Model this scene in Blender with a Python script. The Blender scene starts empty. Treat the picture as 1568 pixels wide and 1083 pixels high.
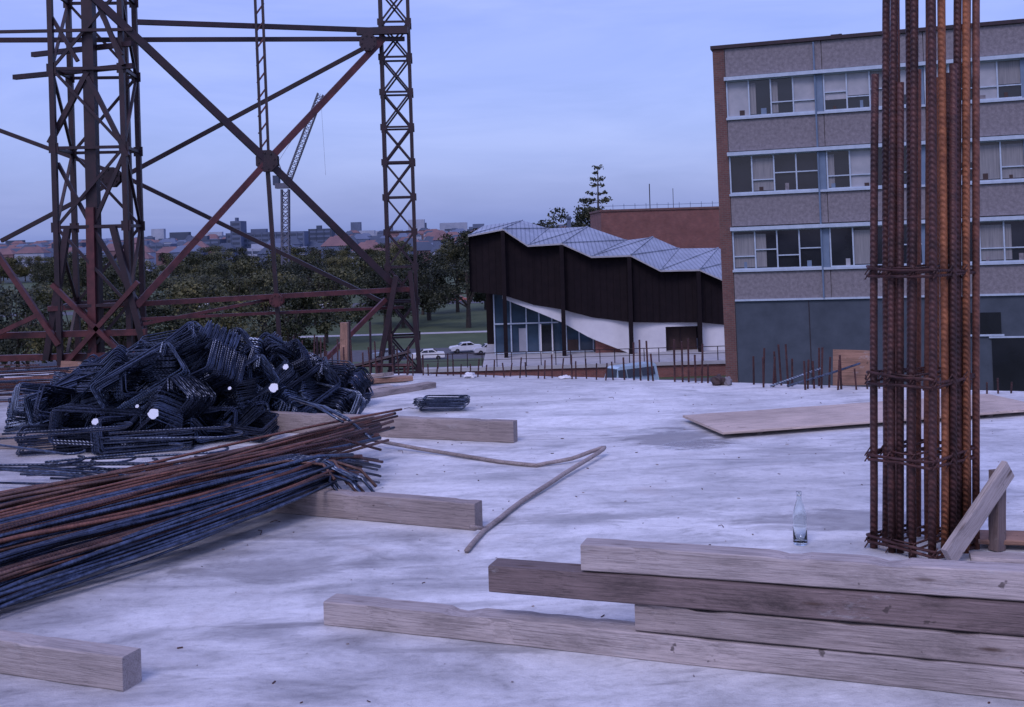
import bpy, math, random
from mathutils import Vector, Matrix, noise
random.seed(7)
R=random.random
def U(a,b): return random.uniform(a,b)
SC=bpy.context.scene

# ------------------------------------------------------------ materials
def new_mat(name):
    m=bpy.data.materials.new(name); m.use_nodes=True
    nt=m.node_tree; b=nt.nodes['Principled BSDF']
    return m,nt,b
def c4(c): return (c[0],c[1],c[2],1)
def tex(nt,scale,detail=6,rough=.6,mapscale=(1,1,1),dist=0,coord='Object',loc=(0,0,0)):
    tc=nt.nodes.new('ShaderNodeTexCoord'); mp=nt.nodes.new('ShaderNodeMapping')
    mp.inputs['Scale'].default_value=mapscale; mp.inputs['Location'].default_value=loc
    n=nt.nodes.new('ShaderNodeTexNoise'); n.inputs['Scale'].default_value=scale
    n.inputs['Detail'].default_value=detail; n.inputs['Roughness'].default_value=rough
    n.inputs['Distortion'].default_value=dist
    nt.links.new(tc.outputs[coord],mp.inputs['Vector']); nt.links.new(mp.outputs[0],n.inputs['Vector'])
    return n.outputs['Fac']
def ramp(nt,fac,stops):
    r=nt.nodes.new('ShaderNodeValToRGB'); e=r.color_ramp.elements
    while len(e)<len(stops): e.new(.5)
    for i,(p,c) in enumerate(stops):
        e[i].position=p; e[i].color=c4(c) if not isinstance(c,(int,float)) else (c,c,c,1)
    nt.links.new(fac,r.inputs[0]); return r.outputs[0]
def mixc(nt,a,b,fac,mode='MIX'):
    m=nt.nodes.new('ShaderNodeMix'); m.data_type='RGBA'; m.blend_type=mode
    for sock,val in ((0,fac),(6,a),(7,b)):
        if isinstance(val,bpy.types.NodeSocket): nt.links.new(val,m.inputs[sock])
        else: m.inputs[sock].default_value=val if sock==0 else c4(val)
    return m.outputs[2]
def mth(nt,op,a,b=0.):
    n=nt.nodes.new('ShaderNodeMath'); n.operation=op
    for i,v in enumerate((a,b)):
        if isinstance(v,bpy.types.NodeSocket): nt.links.new(v,n.inputs[i])
        else: n.inputs[i].default_value=v
    return n.outputs[0]
def bump(nt,b,h,strength=.3,dist=.02):
    n=nt.nodes.new('ShaderNodeBump'); n.inputs['Strength'].default_value=strength; n.inputs['Distance'].default_value=dist
    nt.links.new(h,n.inputs['Height']); nt.links.new(n.outputs[0],b.inputs['Normal'])
def simple(name,c1,c2=None,scale=3,rough=.7,metal=0,bmp=0,bd=.01,mapscale=(1,1,1)):
    m,nt,b=new_mat(name)
    c2=c2 or tuple(x*.6 for x in c1)
    f=tex(nt,scale,6,.65,mapscale)
    nt.links.new(ramp(nt,f,[(.3,c2),(.7,c1)]),b.inputs['Base Color'])
    b.inputs['Roughness'].default_value=rough; b.inputs['Metallic'].default_value=metal
    if bmp: bump(nt,b,f,bmp,bd)
    return m

def concrete_mat():
    m,nt,b=new_mat('site_concrete')
    big=tex(nt,.30,4,.55,(1,1.5,1),.8)
    mid=tex(nt,1.1,8,.66,(.75,1.7,1),1.1)
    mid2=tex(nt,3.1,8,.68,(.7,1.6,1),.8,loc=(4,7,0))
    fin=tex(nt,15,8,.74,(1,1.2,1),.3)
    gr=tex(nt,210,2,.6)
    col=ramp(nt,big,[(.32,(.50,.49,.49)),(.50,(.65,.64,.64)),(.68,(.80,.79,.79))])
    col=mixc(nt,col,ramp(nt,mid,[(.30,.62),(.44,.86),(.58,1.06)]),1,'MULTIPLY')
    col=mixc(nt,col,ramp(nt,mid2,[(.30,.72),(.46,.97),(.64,1.09)]),1,'MULTIPLY')
    col=mixc(nt,col,ramp(nt,fin,[(.28,.68),(.46,.97),(.7,1.10)]),1,'MULTIPLY')
    col=mixc(nt,col,ramp(nt,gr,[(.34,.55),(.46,1.0)]),.45,'MULTIPLY')
    st=tex(nt,.75,7,.62,(.6,1.9,1),1.0)
    col=mixc(nt,col,(.25,.24,.245),ramp(nt,st,[(.57,0.),(.70,.55)]))
    st2=tex(nt,2.6,6,.6,(.45,1.8,1),.7,loc=(1,2,0))
    col=mixc(nt,col,(.24,.23,.235),ramp(nt,st2,[(.59,0.),(.69,.6)]))
    rs=tex(nt,1.9,4,.5,(1,1,1),.3,loc=(9,2,0))
    col=mixc(nt,col,(.38,.31,.28),ramp(nt,rs,[(.62,0.),(.76,.3)]))
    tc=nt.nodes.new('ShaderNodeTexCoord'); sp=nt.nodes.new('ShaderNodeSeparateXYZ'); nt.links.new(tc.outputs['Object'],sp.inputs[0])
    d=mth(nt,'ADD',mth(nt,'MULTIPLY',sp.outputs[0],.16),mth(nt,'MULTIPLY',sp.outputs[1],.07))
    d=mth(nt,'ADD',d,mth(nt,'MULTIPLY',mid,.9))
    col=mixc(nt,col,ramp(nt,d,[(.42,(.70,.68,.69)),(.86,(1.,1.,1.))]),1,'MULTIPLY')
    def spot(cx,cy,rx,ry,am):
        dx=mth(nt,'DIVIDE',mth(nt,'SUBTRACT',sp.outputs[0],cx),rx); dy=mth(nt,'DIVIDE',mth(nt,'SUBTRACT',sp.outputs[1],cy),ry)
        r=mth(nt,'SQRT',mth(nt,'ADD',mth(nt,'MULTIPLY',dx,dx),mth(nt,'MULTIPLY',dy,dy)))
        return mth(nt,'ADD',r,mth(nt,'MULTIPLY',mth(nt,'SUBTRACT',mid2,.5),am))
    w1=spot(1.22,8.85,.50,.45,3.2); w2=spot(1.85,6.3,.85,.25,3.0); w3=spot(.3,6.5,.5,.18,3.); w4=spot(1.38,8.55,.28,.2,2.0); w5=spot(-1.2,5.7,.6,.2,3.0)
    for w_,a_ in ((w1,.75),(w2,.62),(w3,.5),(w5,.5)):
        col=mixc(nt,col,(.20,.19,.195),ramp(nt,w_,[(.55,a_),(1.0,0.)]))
    nt.links.new(col,b.inputs['Base Color'])
    ro=ramp(nt,mid,[(.3,.5),(.6,.85)])
    ro=mixc(nt,ro,(.07,.07,.07),ramp(nt,w4,[(.8,1.),(1.0,0.)]))
    nt.links.new(ro,b.inputs['Roughness'])
    b.inputs['Specular IOR Level'].default_value=.4
    bump(nt,b,mth(nt,'ADD',fin,mid2),.5,.02)
    return m
def wood_mat(name,c1,c2,dirt=.5):
    m,nt,b=new_mat(name)
    g=tex(nt,7,8,.75,(.22,4,4),.8)
    f=tex(nt,85,6,.78,(.05,2,2))
    col=ramp(nt,g,[(.28,c2),(.5,c1),(.72,tuple(min(1,x*1.12) for x in c1))])
    col=mixc(nt,col,ramp(nt,f,[(.35,.45),(.5,.93),(.6,1.10)]),.9,'MULTIPLY')
    bl=tex(nt,1.0,4,.6); col=mixc(nt,col,ramp(nt,bl,[(.3,.66),(.6,1.05)]),1,'MULTIPLY')
    d=tex(nt,3.0,9,.78,(.45,2.2,2.2),.4)
    col=mixc(nt,col,tuple(x*.33 for x in c2),ramp(nt,d,[(.54,0.),(.68,dirt)]))
    cm=tex(nt,2.2,9,.8,(.8,1.6,1.6),.2,loc=(5,5,5)); col=mixc(nt,col,(.45,.44,.44),ramp(nt,cm,[(.60,0.),(.68,.45)]))
    sp_=tex(nt,16,3,.5,(1,1.5,1.5)); col=mixc(nt,col,(.05,.035,.03),ramp(nt,sp_,[(.70,0.),(.74,.75)]))
    tc=nt.nodes.new('ShaderNodeTexCoord'); mp=nt.nodes.new('ShaderNodeMapping'); mp.inputs['Scale'].default_value=(1.6,9,9)
    v=nt.nodes.new('ShaderNodeTexVoronoi'); v.inputs['Scale'].default_value=1.1
    nt.links.new(tc.outputs['Object'],mp.inputs[0]); nt.links.new(mp.outputs[0],v.inputs['Vector'])
    col=mixc(nt,col,(.08,.045,.03),ramp(nt,v.outputs['Distance'],[(.06,.85),(.11,0.)]))
    nt.links.new(col,b.inputs['Base Color']); b.inputs['Roughness'].default_value=.88
    bump(nt,b,f,.8,.005)
    return m
def rebar_mat(name,c1,c2,rough,metal,bs=.5):
    m,nt,b=new_mat(name)
    f=tex(nt,25,5,.7)
    f2=tex(nt,3,4,.6)
    col=ramp(nt,f,[(.3,c2),(.65,c1)])
    col=mixc(nt,col,tuple(x*.5 for x in c2),ramp(nt,f2,[(.48,0.),(.65,.7)]))
    nt.links.new(col,b.inputs['Base Color'])
    b.inputs['Roughness'].default_value=rough; b.inputs['Metallic'].default_value=metal
    tc=nt.nodes.new('ShaderNodeTexCoord')
    w=nt.nodes.new('ShaderNodeTexWave'); w.bands_direction='DIAGONAL'; w.inputs['Scale'].default_value=22
    nt.links.new(tc.outputs['Object'],w.inputs['Vector'])
    bump(nt,b,w.outputs['Fac'],bs,.005)
    return m
def brick_mat(name,c1,c2,mortar,scale=1.0):
    m,nt,b=new_mat(name)
    tc=nt.nodes.new('ShaderNodeTexCoord')
    sx=nt.nodes.new('ShaderNodeSeparateXYZ'); cx=nt.nodes.new('ShaderNodeCombineXYZ')
    nt.links.new(tc.outputs['Object'],sx.inputs[0])
    nt.links.new(mth(nt,'ADD',sx.outputs[0],sx.outputs[1]),cx.inputs[0]); nt.links.new(sx.outputs[2],cx.inputs[1])
    br=nt.nodes.new('ShaderNodeTexBrick'); br.inputs['Color1'].default_value=c4(c1); br.inputs['Color2'].default_value=c4(c2)
    br.inputs['Mortar'].default_value=c4(mortar); br.inputs['Scale'].default_value=1
    br.inputs['Brick Width'].default_value=.24*scale; br.inputs['Row Height'].default_value=.086*scale; br.inputs['Mortar Size'].default_value=.012*scale
    nt.links.new(cx.outputs[0],br.inputs['Vector'])
    f=tex(nt,.8,6,.7)
    col=mixc(nt,br.outputs[0],ramp(nt,f,[(.3,.65),(.7,1.1)]),1,'MULTIPLY')
    nt.links.new(col,b.inputs['Base Color']); b.inputs['Roughness'].default_value=.9
    return m
def foliage_mat(name,c1,c2,c3):
    m,nt,b=new_mat(name)
    f=tex(nt,.45,4,.6,coord='Object'); f2=tex(nt,3.,3,.6)
    col=ramp(nt,f,[(.32,c2),(.5,c1),(.68,c3)])
    col=mixc(nt,col,ramp(nt,f2,[(.3,.6),(.7,1.3)]),1,'MULTIPLY')
    oi=nt.nodes.new('ShaderNodeObjectInfo')
    col=mixc(nt,col,ramp(nt,oi.outputs['Random'],[(0,(.55,.62,.60)),(.5,(1.,1.,1.)),(1,(1.65,1.45,1.1))]),1,'MULTIPLY')
    nt.links.new(col,b.inputs['Base Color']); b.inputs['Roughness'].default_value=.8
    return m
def glass_dark(name,c,rough=.08):
    m,nt,b=new_mat(name)
    f=tex(nt,.7,3,.5)
    nt.links.new(ramp(nt,f,[(.3,tuple(x*.5 for x in c)),(.7,c)]),b.inputs['Base Color'])
    b.inputs['Roughness'].default_value=rough; b.inputs['Specular IOR Level'].default_value=.6
    return m

M={}
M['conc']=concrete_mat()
M['wood']=wood_mat('sawn_timber',(.36,.295,.27),(.22,.17,.155),.65)
M['wood2']=wood_mat('sawn_timber_pale',(.46,.39,.365),(.30,.245,.225),.55)
M['wooddark']=wood_mat('wet_timber',(.20,.145,.135),(.095,.068,.062),.85)
M['ply']=wood_mat('plywood',(.56,.44,.37),(.46,.36,.29),.15)
M['ply_o']=wood_mat('formply_orange',(.34,.19,.13),(.22,.12,.08),.6)
M['rebar']=rebar_mat('rebar_blue_steel',(.115,.145,.215),(.026,.034,.056),.30,.75,.35)
M['rebard']=rebar_mat('rebar_black_steel',(.06,.075,.12),(.012,.016,.028),.28,.7,.3)
M['rust']=rebar_mat('rebar_rusty',(.25,.10,.065),(.10,.04,.032),.65,.2,.4)
M['rustdark']=rebar_mat('rebar_dark_rust',(.11,.042,.034),(.035,.016,.016),.55,.3,.7)
M['rustmud']=rebar_mat('rebar_brown_rust',(.19,.10,.075),(.08,.042,.036),.6,.3,.4)
M['rustor']=rebar_mat('rebar_orange_rust',(.40,.145,.06),(.15,.05,.025),.7,.1,.7)
M['redsteel']=simple('red_oxide_steel',(.135,.036,.038),(.045,.014,.017),5,.5,.15)
M['darksteel']=simple('dark_painted_steel',(.040,.016,.022),(.014,.008,.012),5,.5,.1)
M['tag']=simple('white_tag',(.95,.95,.95),(.85,.85,.85),3,.4)
M['grass']=simple('grass',(.070,.095,.04),(.038,.058,.022),.25,.95)
M['asphalt']=simple('asphalt',(.10,.10,.11),(.06,.06,.07),1,.9)
M['fol']=foliage_mat('tree_foliage',(.060,.066,.028),(.020,.026,.014),(.145,.13,.048))
M['fol2']=foliage_mat('tree_foliage_dark',(.026,.034,.020),(.009,.014,.011),(.06,.062,.03))
M['fold']=foliage_mat('hazed_foliage',(.035,.05,.05),(.018,.028,.032),(.055,.07,.055))  # distance haze painted in: greens shifted towards blue
M['bark']=simple('bark',(.07,.055,.045),(.03,.024,.02),3,.9)
M['brick']=brick_mat('red_brick',(.27,.085,.065),(.20,.06,.05),(.20,.15,.14))
M['brick2']=brick_mat('brown_brick',(.20,.085,.07),(.14,.06,.055),(.16,.12,.11))
M['panel']=simple('aggregate_panel',(.27,.24,.255),(.145,.13,.14),7,.9,0,.6,.02)
M['base']=simple('slate_blue_render',(.070,.086,.112),(.042,.054,.072),1.1,.8)
M['frame']=simple('pale_blue_frame',(.48,.55,.64),(.36,.43,.52),4,.5)
M['bluepanel']=simple('blue_grey_panel',(.16,.22,.31),(.12,.17,.25),3,.5)
M['glass']=glass_dark('window_glass_dark',(.02,.022,.03))
M['blind']=simple('window_blind',(.42,.41,.44),(.29,.30,.33),1.2,.5)
M['blindtan']=simple('window_curtain',(.28,.27,.27),(.16,.155,.17),3,.6,mapscale=(6,6,.3))
M['fascia']=simple('dark_brown_fascia',(.018,.012,.014),(.011,.008,.010),2,.85)
M['fascia'].node_tree.nodes['Principled BSDF'].inputs['Specular IOR Level'].default_value=.15
M['white']=simple('white_render',(.74,.73,.74),(.60,.59,.61),.6,.7)
M['pale']=simple('pale_concrete',(.46,.45,.45),(.33,.32,.33),1,.8)
M['glassb']=glass_dark('glass_blue',(.05,.09,.14))
M['doorbrown']=simple('brown_door',(.06,.03,.024),(.035,.018,.016),2,.6)
M['tyre']=simple('tyre',(.02,.02,.02),(.012,.012,.012),5,.9)
M['chrome']=simple('chrome',(.6,.6,.62),(.5,.5,.52),5,.2,1)
M['citywhite']=simple('hazed_white_wall',(.40,.42,.50),(.26,.29,.37),.05,.9)  # city walls and roofs: aerial haze put into the base colours as blue tint
M['citygrey']=simple('hazed_grey_wall',(.13,.16,.24),(.09,.115,.18),.05,.9)
M['citydark']=simple('hazed_dark_wall',(.07,.09,.135),(.05,.065,.10),.05,.9)
M['cityroof']=simple('hazed_terracotta_roof',(.22,.12,.12),(.13,.08,.09),.1,.9)
M['cranegrey']=simple('crane_grey_paint',(.13,.13,.17),(.08,.08,.11),1,.6)
m,nt,b=new_mat('ribbed_metal_roof')
tc=nt.nodes.new('ShaderNodeTexCoord'); w=nt.nodes.new('ShaderNodeTexWave'); w.inputs['Scale'].default_value=.9; w.bands_direction='X'
nt.links.new(tc.outputs['Object'],w.inputs['Vector'])
col=ramp(nt,w.outputs['Fac'],[(.1,(.20,.225,.265)),(.3,(.34,.37,.42))])
nt.links.new(mixc(nt,col,ramp(nt,tex(nt,.5,5,.6),[(.3,.65),(.7,1.1)]),1,'MULTIPLY'),b.inputs['Base Color'])
b.inputs['Roughness'].default_value=.45; b.inputs['Metallic'].default_value=.2
M['roof']=m
m,nt,b=new_mat('clear_bottle_glass'); b.inputs['Transmission Weight'].default_value=1; b.inputs['Roughness'].default_value=.02
b.inputs['IOR'].default_value=1.45; b.inputs['Base Color'].default_value=(.93,.97,.97,1); M['bottle']=m

# ------------------------------------------------------------ mesh builder
class MB:
    def __init__(s): s.v=[]; s.f=[]; s.m=[]; s.mats=[]
    def mi(s,k):
        if k not in s.mats: s.mats.append(k)
        return s.mats.index(k)
    def poly(s,pts,k):
        i=len(s.v); s.v+= [tuple(p) for p in pts]; s.f.append(tuple(range(i,i+len(pts)))); s.m.append(s.mi(k))
    def box(s,c,size,k,mat=None):
        cx,cy,cz=c; a,b_,d=[q/2 for q in size]; i=len(s.v); mm=s.mi(k)
        for x in(-a,a):
            for y in(-b_,b_):
                for z in(-d,d):
                    p=Vector((x,y,z))
                    if mat: p=mat@p
                    s.v.append((p.x+cx,p.y+cy,p.z+cz))
        for f in((0,1,3,2),(4,6,7,5),(0,4,5,1),(2,3,7,6),(0,2,6,4),(1,5,7,3)):
            s.f.append(tuple(i+q for q in f)); s.m.append(mm)
    def bx(s,x0,x1,y0,y1,z0,z1,k): s.box(((x0+x1)/2,(y0+y1)/2,(z0+z1)/2),(x1-x0,y1-y0,z1-z0),k)
    def tube(s,pts,r,k,n=5,closed=False,r2=None):
        pts=[Vector(p) for p in pts]; L=len(pts); i0=len(s.v); mm=s.mi(k)
        t0=(pts[1]-pts[0]).normalized()
        up=Vector((0,0,1)) if abs(t0.z)<.9 else Vector((1,0,0))
        nrm=(up-t0*up.dot(t0)).normalized()
        for j,p in enumerate(pts):
            if closed: t=(pts[(j+1)%L]-pts[j-1])
            else: t=pts[min(j+1,L-1)]-pts[max(j-1,0)]
            t=t.normalized() if t.length>1e-9 else t0
            nrm=nrm-t*nrm.dot(t)
            nrm=nrm.normalized() if nrm.length>1e-6 else t.orthogonal().normalized()
            bi=t.cross(nrm); rr=r if r2 is None else r+(r2-r)*j/(L-1)
            for q in range(n):
                a=2*math.pi*q/n+math.pi/n
                w=p+nrm*(math.cos(a)*rr)+bi*(math.sin(a)*rr); s.v.append(tuple(w))
        for j in range(L if closed else L-1):
            j2=(j+1)%L
            for q in range(n):
                q2=(q+1)%n
                s.f.append((i0+j*n+q,i0+j2*n+q,i0+j2*n+q2,i0+j*n+q2)); s.m.append(mm)
        if not closed:
            s.f.append(tuple(i0+q for q in range(n))); s.m.append(mm)
            s.f.append(tuple(i0+(L-1)*n+q for q in reversed(range(n)))); s.m.append(mm)
    def bar(s,a,b_,w,k): s.tube([a,b_],w*.7071,k,4)
    def obj(s,name,parent=None,smooth=False,loc=None):
        me=bpy.data.meshes.new(name); me.from_pydata(s.v,[],s.f)
        for k in s.mats: me.materials.append(M[k])
        me.polygons.foreach_set('material_index',s.m)
        if smooth: me.polygons.foreach_set('use_smooth',[True]*len(s.f))
        me.update(); o=bpy.data.objects.new(name,me); SC.collection.objects.link(o)
        if parent: o.parent=parent
        if loc: o.location=loc
        return o
def empty(name,loc=(0,0,0)):
    e=bpy.data.objects.new(name,None); SC.collection.objects.link(e); e.location=loc; e.empty_display_size=.3; return e

# ------------------------------------------------------------ timber
def timber(name,p0,p1,w,h,k,parent=None,z0=None,roll=0,seed=0):
    """p0,p1: bottom centre-line ends"""
    p0=Vector(p0);p1=Vector(p1); d=p1-p0; L=d.length; n=max(4,int(L/.04))
    mb=MB(); mm=mb.mi(k); c=min(.005,h*.2)
    prof=[(-w/2+c,0),(w/2-c,0),(w/2,c),(w/2,h-c),(w/2-c,h),(-w/2+c,h),(-w/2,h-c),(-w/2,c)]
    for i in range(n+1):
        x=L*i/n; j=noise.noise(Vector((x*1.3,seed*7.1,0)))*.007; j2=noise.noise(Vector((x*1.1,seed*3.3,5)))*.009
        for q,(a,b_) in enumerate(prof):
            wv=noise.noise(Vector((x*6,q*2.,seed)))*.003
            ch=max(0,noise.noise(Vector((x*5.5,q//3*5.,seed+9)))-.18)*.05
            if q in(3,4): a-=ch*.6; b_-=ch*.6*(h>.06)
            if q in(5,6): a+=ch*.6; b_-=ch*.6*(h>.06)
            mb.v.append((x+(noise.noise(Vector((q,seed,i)))*.010 if i in(0,n) else 0),a+j2+wv,max(b_+j*(b_>c),0)+wv*.5*(b_>c)))
    for i in range(n):
        for q in range(8):
            q2=(q+1)%8; mb.f.append((i*8+q,i*8+q2,(i+1)*8+q2,(i+1)*8+q)); mb.m.append(mm)
    mb.f.append(tuple(reversed(range(8)))); mb.m.append(mm)
    mb.f.append(tuple(n*8+q for q in range(8))); mb.m.append(mm)
    o=mb.obj(name,parent)
    X=d.normalized(); Z=Vector((0,0,1)); Y=Z.cross(X).normalized(); Z=X.cross(Y)
    mt=Matrix((X,Y,Z)).transposed()
    if roll: mt=mt@Matrix.Rotation(roll,3,'X')
    o.matrix_world=Matrix.Translation(p0)@mt.to_4x4()
    return o

timber('timber_beam',(-1.50,4.24,0),(-3.1,4.86,0),.105,.13,'wood2',seed=1)
stk=empty('timber_stack')
dv=Vector((.937,-.350,0)); nv=Vector((.350,.937,0))
def fr(x,y,z,L,w,h,k,nm,sd,dirv=dv):
    p=Vector((x,y,z))+nv*(w/2); timber(nm,p,p+dirv.normalized()*L,w,h,k,stk,seed=sd)
fr(-.87,4.85,0,3.9,.12,.104,'wood2','beam_bottom',2)
fr(.437,4.365,.110,2.4,.115,.104,'wood','beam_second',3,Vector((.94,-.34,0)))
fr(-.14,4.55,.220,3.0,.12,.106,'wooddark','beam_third',4,Vector((.945,-.325,0)))
fr(.234,4.43,.333,2.7,.11,.105,'wood2','beam_top',5,Vector((.95,-.312,0)))
timber('timber_bearer',(-.24,6.34,0),(-2.5,7.34,0),.10,.155,'wood',seed=6)
timber('timber_bearer',(-.02,8.90,0),(-2.3,9.79,0),.09,.17,'wood',seed=7)
timber('timber_bearer',(-3.7,9.2,0),(-5.4,9.5,0),.1,.12,'wood',seed=8)
timber('timber_plank',(-1.75,11.35,0),(-.93,12.2,0),.14,.06,'wood',seed=9)
timber('timber_plank',(-3.0,12.2,.0),(-1.25,12.75,.02),.16,.05,'wood',seed=10)
timber('timber_plank',(-2.6,12.0,.05),(-1.15,12.3,.07),.12,.05,'ply_o',seed=11)
timber('timber_plank',(-2.1,12.9,.0),(-1.4,12.2,.14),.14,.04,'wood',seed=12)
timber('timber_plank',(-2.4,11.6,.0),(-1.35,12.0,.03),.18,.03,'wood2',seed=18)
pr=empty('timber_offcuts')
timber('prop_plank',(2.10,5.42,0),(2.52,5.68,.365),.035,.11,'wood2',pr,seed=13)
timber('flat_plank',(2.22,5.50,0),(3.2,5.2,0),.12,.03,'wood2',pr,seed=14)
timber('flat_plank_2',(2.35,5.75,.03),(3.4,5.5,.03),.2,.025,'ply_o',pr,seed=15)
timber('leaning_block',(2.44,5.66,.0),(2.47,5.68,.40),.06,.07,'wooddark',pr,seed=15)
def sheet(name,o,d,L,W,z,t,k):
    return timber(name,(o[0]+(-d[1])*W/2,o[1]+d[0]*W/2,z),(o[0]+(-d[1])*W/2+d[0]*L,o[1]+d[0]*W/2+d[1]*L,z),W,t,k,seed=20)
sheet('plywood_sheet',(1.62,8.77),(.975,.222),3.0,.86,.035,.02,'ply')
timber('plywood_batten',(1.95,8.95,0),(1.8,9.6,0),.05,.033,'wood',seed=21)
timber('plywood_batten',(4.0,9.4,0),(3.85,10.1,0),.05,.033,'wood',seed=22)
def upright(name,x0,y0,x1,y1,z0,h,k,t=.02,lean=0):
    mb=MB(); d=Vector((x1-x0,y1-y0,0)); L=d.length
    mb.poly([(0,-t/2,0),(L,-t/2,.01),(L*.99,-t/2,h*.97),(L*.5,-t/2,h*.99),(.01,-t/2,h)],k)
    mb.poly([(0,t/2,0),(L,t/2,.01),(L*.99,t/2,h*.97),(L*.5,t/2,h*.99),(.01,t/2,h)],k)
    mb.poly([(.01,-t/2,h),(L*.5,-t/2,h*.99),(L*.5,t/2,h*.99),(.01,t/2,h)],k); mb.poly([(L*.5,-t/2,h*.99),(L*.99,-t/2,h*.97),(L*.99,t/2,h*.97),(L*.5,t/2,h*.99)],k)
    mb.poly([(0,-t/2,0),(0,t/2,0),(.01,t/2,h),(.01,-t/2,h)],k); mb.poly([(L,-t/2,.01),(L,t/2,.01),(L*.99,t/2,h*.97),(L*.99,-t/2,h*.97)],k)
    mb.bx(L*.1,L*.9,t/2+.002,t/2+.05,h*.4,h*.4+.05,'wood')
    o=mb.obj(name)
    o.matrix_world=Matrix.Translation((x0,y0,z0))@Matrix.Rotation(math.atan2(d.y,d.x),4,'Z')@Matrix.Rotation(lean,4,'X')
    return o
upright('formwork_board',3.26,11.45,3.66,11.32,0,.37,'ply_o',.02,-.12)
upright('formwork_board',-5.75,14.0,-5.45,13.9,0,.22,'ply_o',.02,-.1)
upright('formwork_board',-4.85,14.2,-4.6,14.1,0,.2,'ply_o',.02,-.1)

# ------------------------------------------------------------ slab
edge=[(-14,17.6),(-9,15.9),(-6.63,15.13),(-5.0,14.45),(-3.21,13.99),(-1.11,13.38),(.81,12.65),(2.30,11.89),(4.68,10.78),(7,9.8),(10,8.5)]
e2=[]
for a,b_ in zip(edge,edge[1:]):
    n=int((b_[0]-a[0])/.15)
    for i in range(n):
        t=i/n; x=a[0]+(b_[0]-a[0])*t; e2.append((x,a[1]+(b_[1]-a[1])*t+noise.noise(Vector((x*3,0,0)))*.07))
e2.append(edge[-1])
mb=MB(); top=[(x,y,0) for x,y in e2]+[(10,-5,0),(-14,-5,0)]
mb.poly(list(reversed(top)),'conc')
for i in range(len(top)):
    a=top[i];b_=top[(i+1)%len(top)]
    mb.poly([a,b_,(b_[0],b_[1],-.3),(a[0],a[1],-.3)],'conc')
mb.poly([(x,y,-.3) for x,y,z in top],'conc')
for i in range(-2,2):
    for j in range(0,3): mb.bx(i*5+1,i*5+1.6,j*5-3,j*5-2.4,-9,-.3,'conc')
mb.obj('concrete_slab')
mb=MB()
for i in range(420):
    x=U(-3,4);y=U(3.3,12); s_=U(.002,.007)
    r_=Matrix.Rotation(U(0,3),3,'Z')@Matrix.Rotation(U(0,3),3,'X')
    mb.box((x,y,s_*.4),(s_*U(.8,4.5),s_,s_*.7),random.choice(['wood','rustdark','panel','rustdark']),r_)
for i in range(9):
    x=U(-1.5,3);y=U(5,11);a=U(0,3); L=U(.04,.14); mb.tube([(x,y,.004),(x+math.cos(a)*L*.5,y+math.sin(a)*L*.5,.012),(x+math.cos(a+.3)*L,y+math.sin(a+.3)*L,.004)],.0025,'rustdark',4)
mb.obj('loose_debris')

# ------------------------------------------------------------ rebar
def loop_pts(L,W,c=.03):
    pts=[]
    for (sx,sy,a0) in((1,1,0),(-1,1,90),(-1,-1,180),(1,-1,270)):
        for k in range(3):
            a=math.radians(a0+45*k); pts.append(Vector((sx*(L/2-c)+c*math.cos(a),sy*(W/2-c)+c*math.sin(a),0)))
    return pts
def bundle(mb,c,rot,L,W,n,r=.006,sp=.0135,k=None):
    base=loop_pts(L,W)
    kk_=k or ('rebar' if R()<.55 else 'rebard')
    for i in range(n):
        j=Matrix.Rotation(U(-.025,.025),3,'Z')@Matrix.Rotation(U(-.025,.025),3,'X')@Matrix.Rotation(U(-.02,.02),3,'Y')
        off=Vector((U(-.016,.016),U(-.016,.016),(i-n/2)*sp+U(-.002,.002)))
        pts=[]
        for p in base:
            q=rot@(j@p+off)+c
            if q.z<.01: q.z=.01+R()*.01
            pts.append(q)
        mb.tube(pts,r,kk_,4,True)
        a=rot@(j@Vector((L/2-.03,W/2,0))+off)+c; b_=rot@(j@Vector((L/2-.09,W/2-.07,.008))+off)+c
        if b_.z>.02 and a.z>.02: mb.tube([a,b_],r,kk_,4)
mb=MB()
prof=[(-4.65,.25),(-4.1,.52),(-3.4,.66),(-3.0,.84),(-2.75,.84),(-2.4,.72),(-2.1,.54),(-1.75,.42),(-1.4,.14)]
def ht(x):
    for (a,h),(b_,g) in zip(prof,prof[1:]):
        if a<=x<=b_: return h+(g-h)*(x-a)/(b_-a)
    return .1
def frontY(x):
    P=[(-4.6,10.5),(-3.9,9.2),(-3.26,8.7),(-2.53,9.0),(-2.18,9.9),(-1.2,10.4)]
    for (a,h),(b_,g) in zip(P,P[1:]):
        if a<=x<=b_: return h+(g-h)*(x-a)/(b_-a)
    return 10.4
for lvl in range(4):
    nn=38-7*lvl
    for i in range(nn):
        x=-4.45+lvl*.2+(2.80-lvl*.38)*((i+R())/nn); H_=ht(x); z=.11+lvl*.18+U(-.03,.04)
        if z>H_-.10: continue
        y=frontY(x)+.22+lvl*.17+U(0,.8)*(1 if lvl<2 else .6)
        L=U(.42,.72);W=U(.18,.28)
        rot=(Matrix.Rotation(U(-.7,.7),3,'Z')@Matrix.Rotation(random.choice([U(-.2,.3),U(-.9,-.4)]),3,'Y')@Matrix.Rotation(random.choice([U(.5,1.3),U(-1.3,-.5),U(-.3,.3)]),3,'X'))
        bundle(mb,Vector((x,y,z)),rot,L,W,random.randint(18,30))
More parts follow.
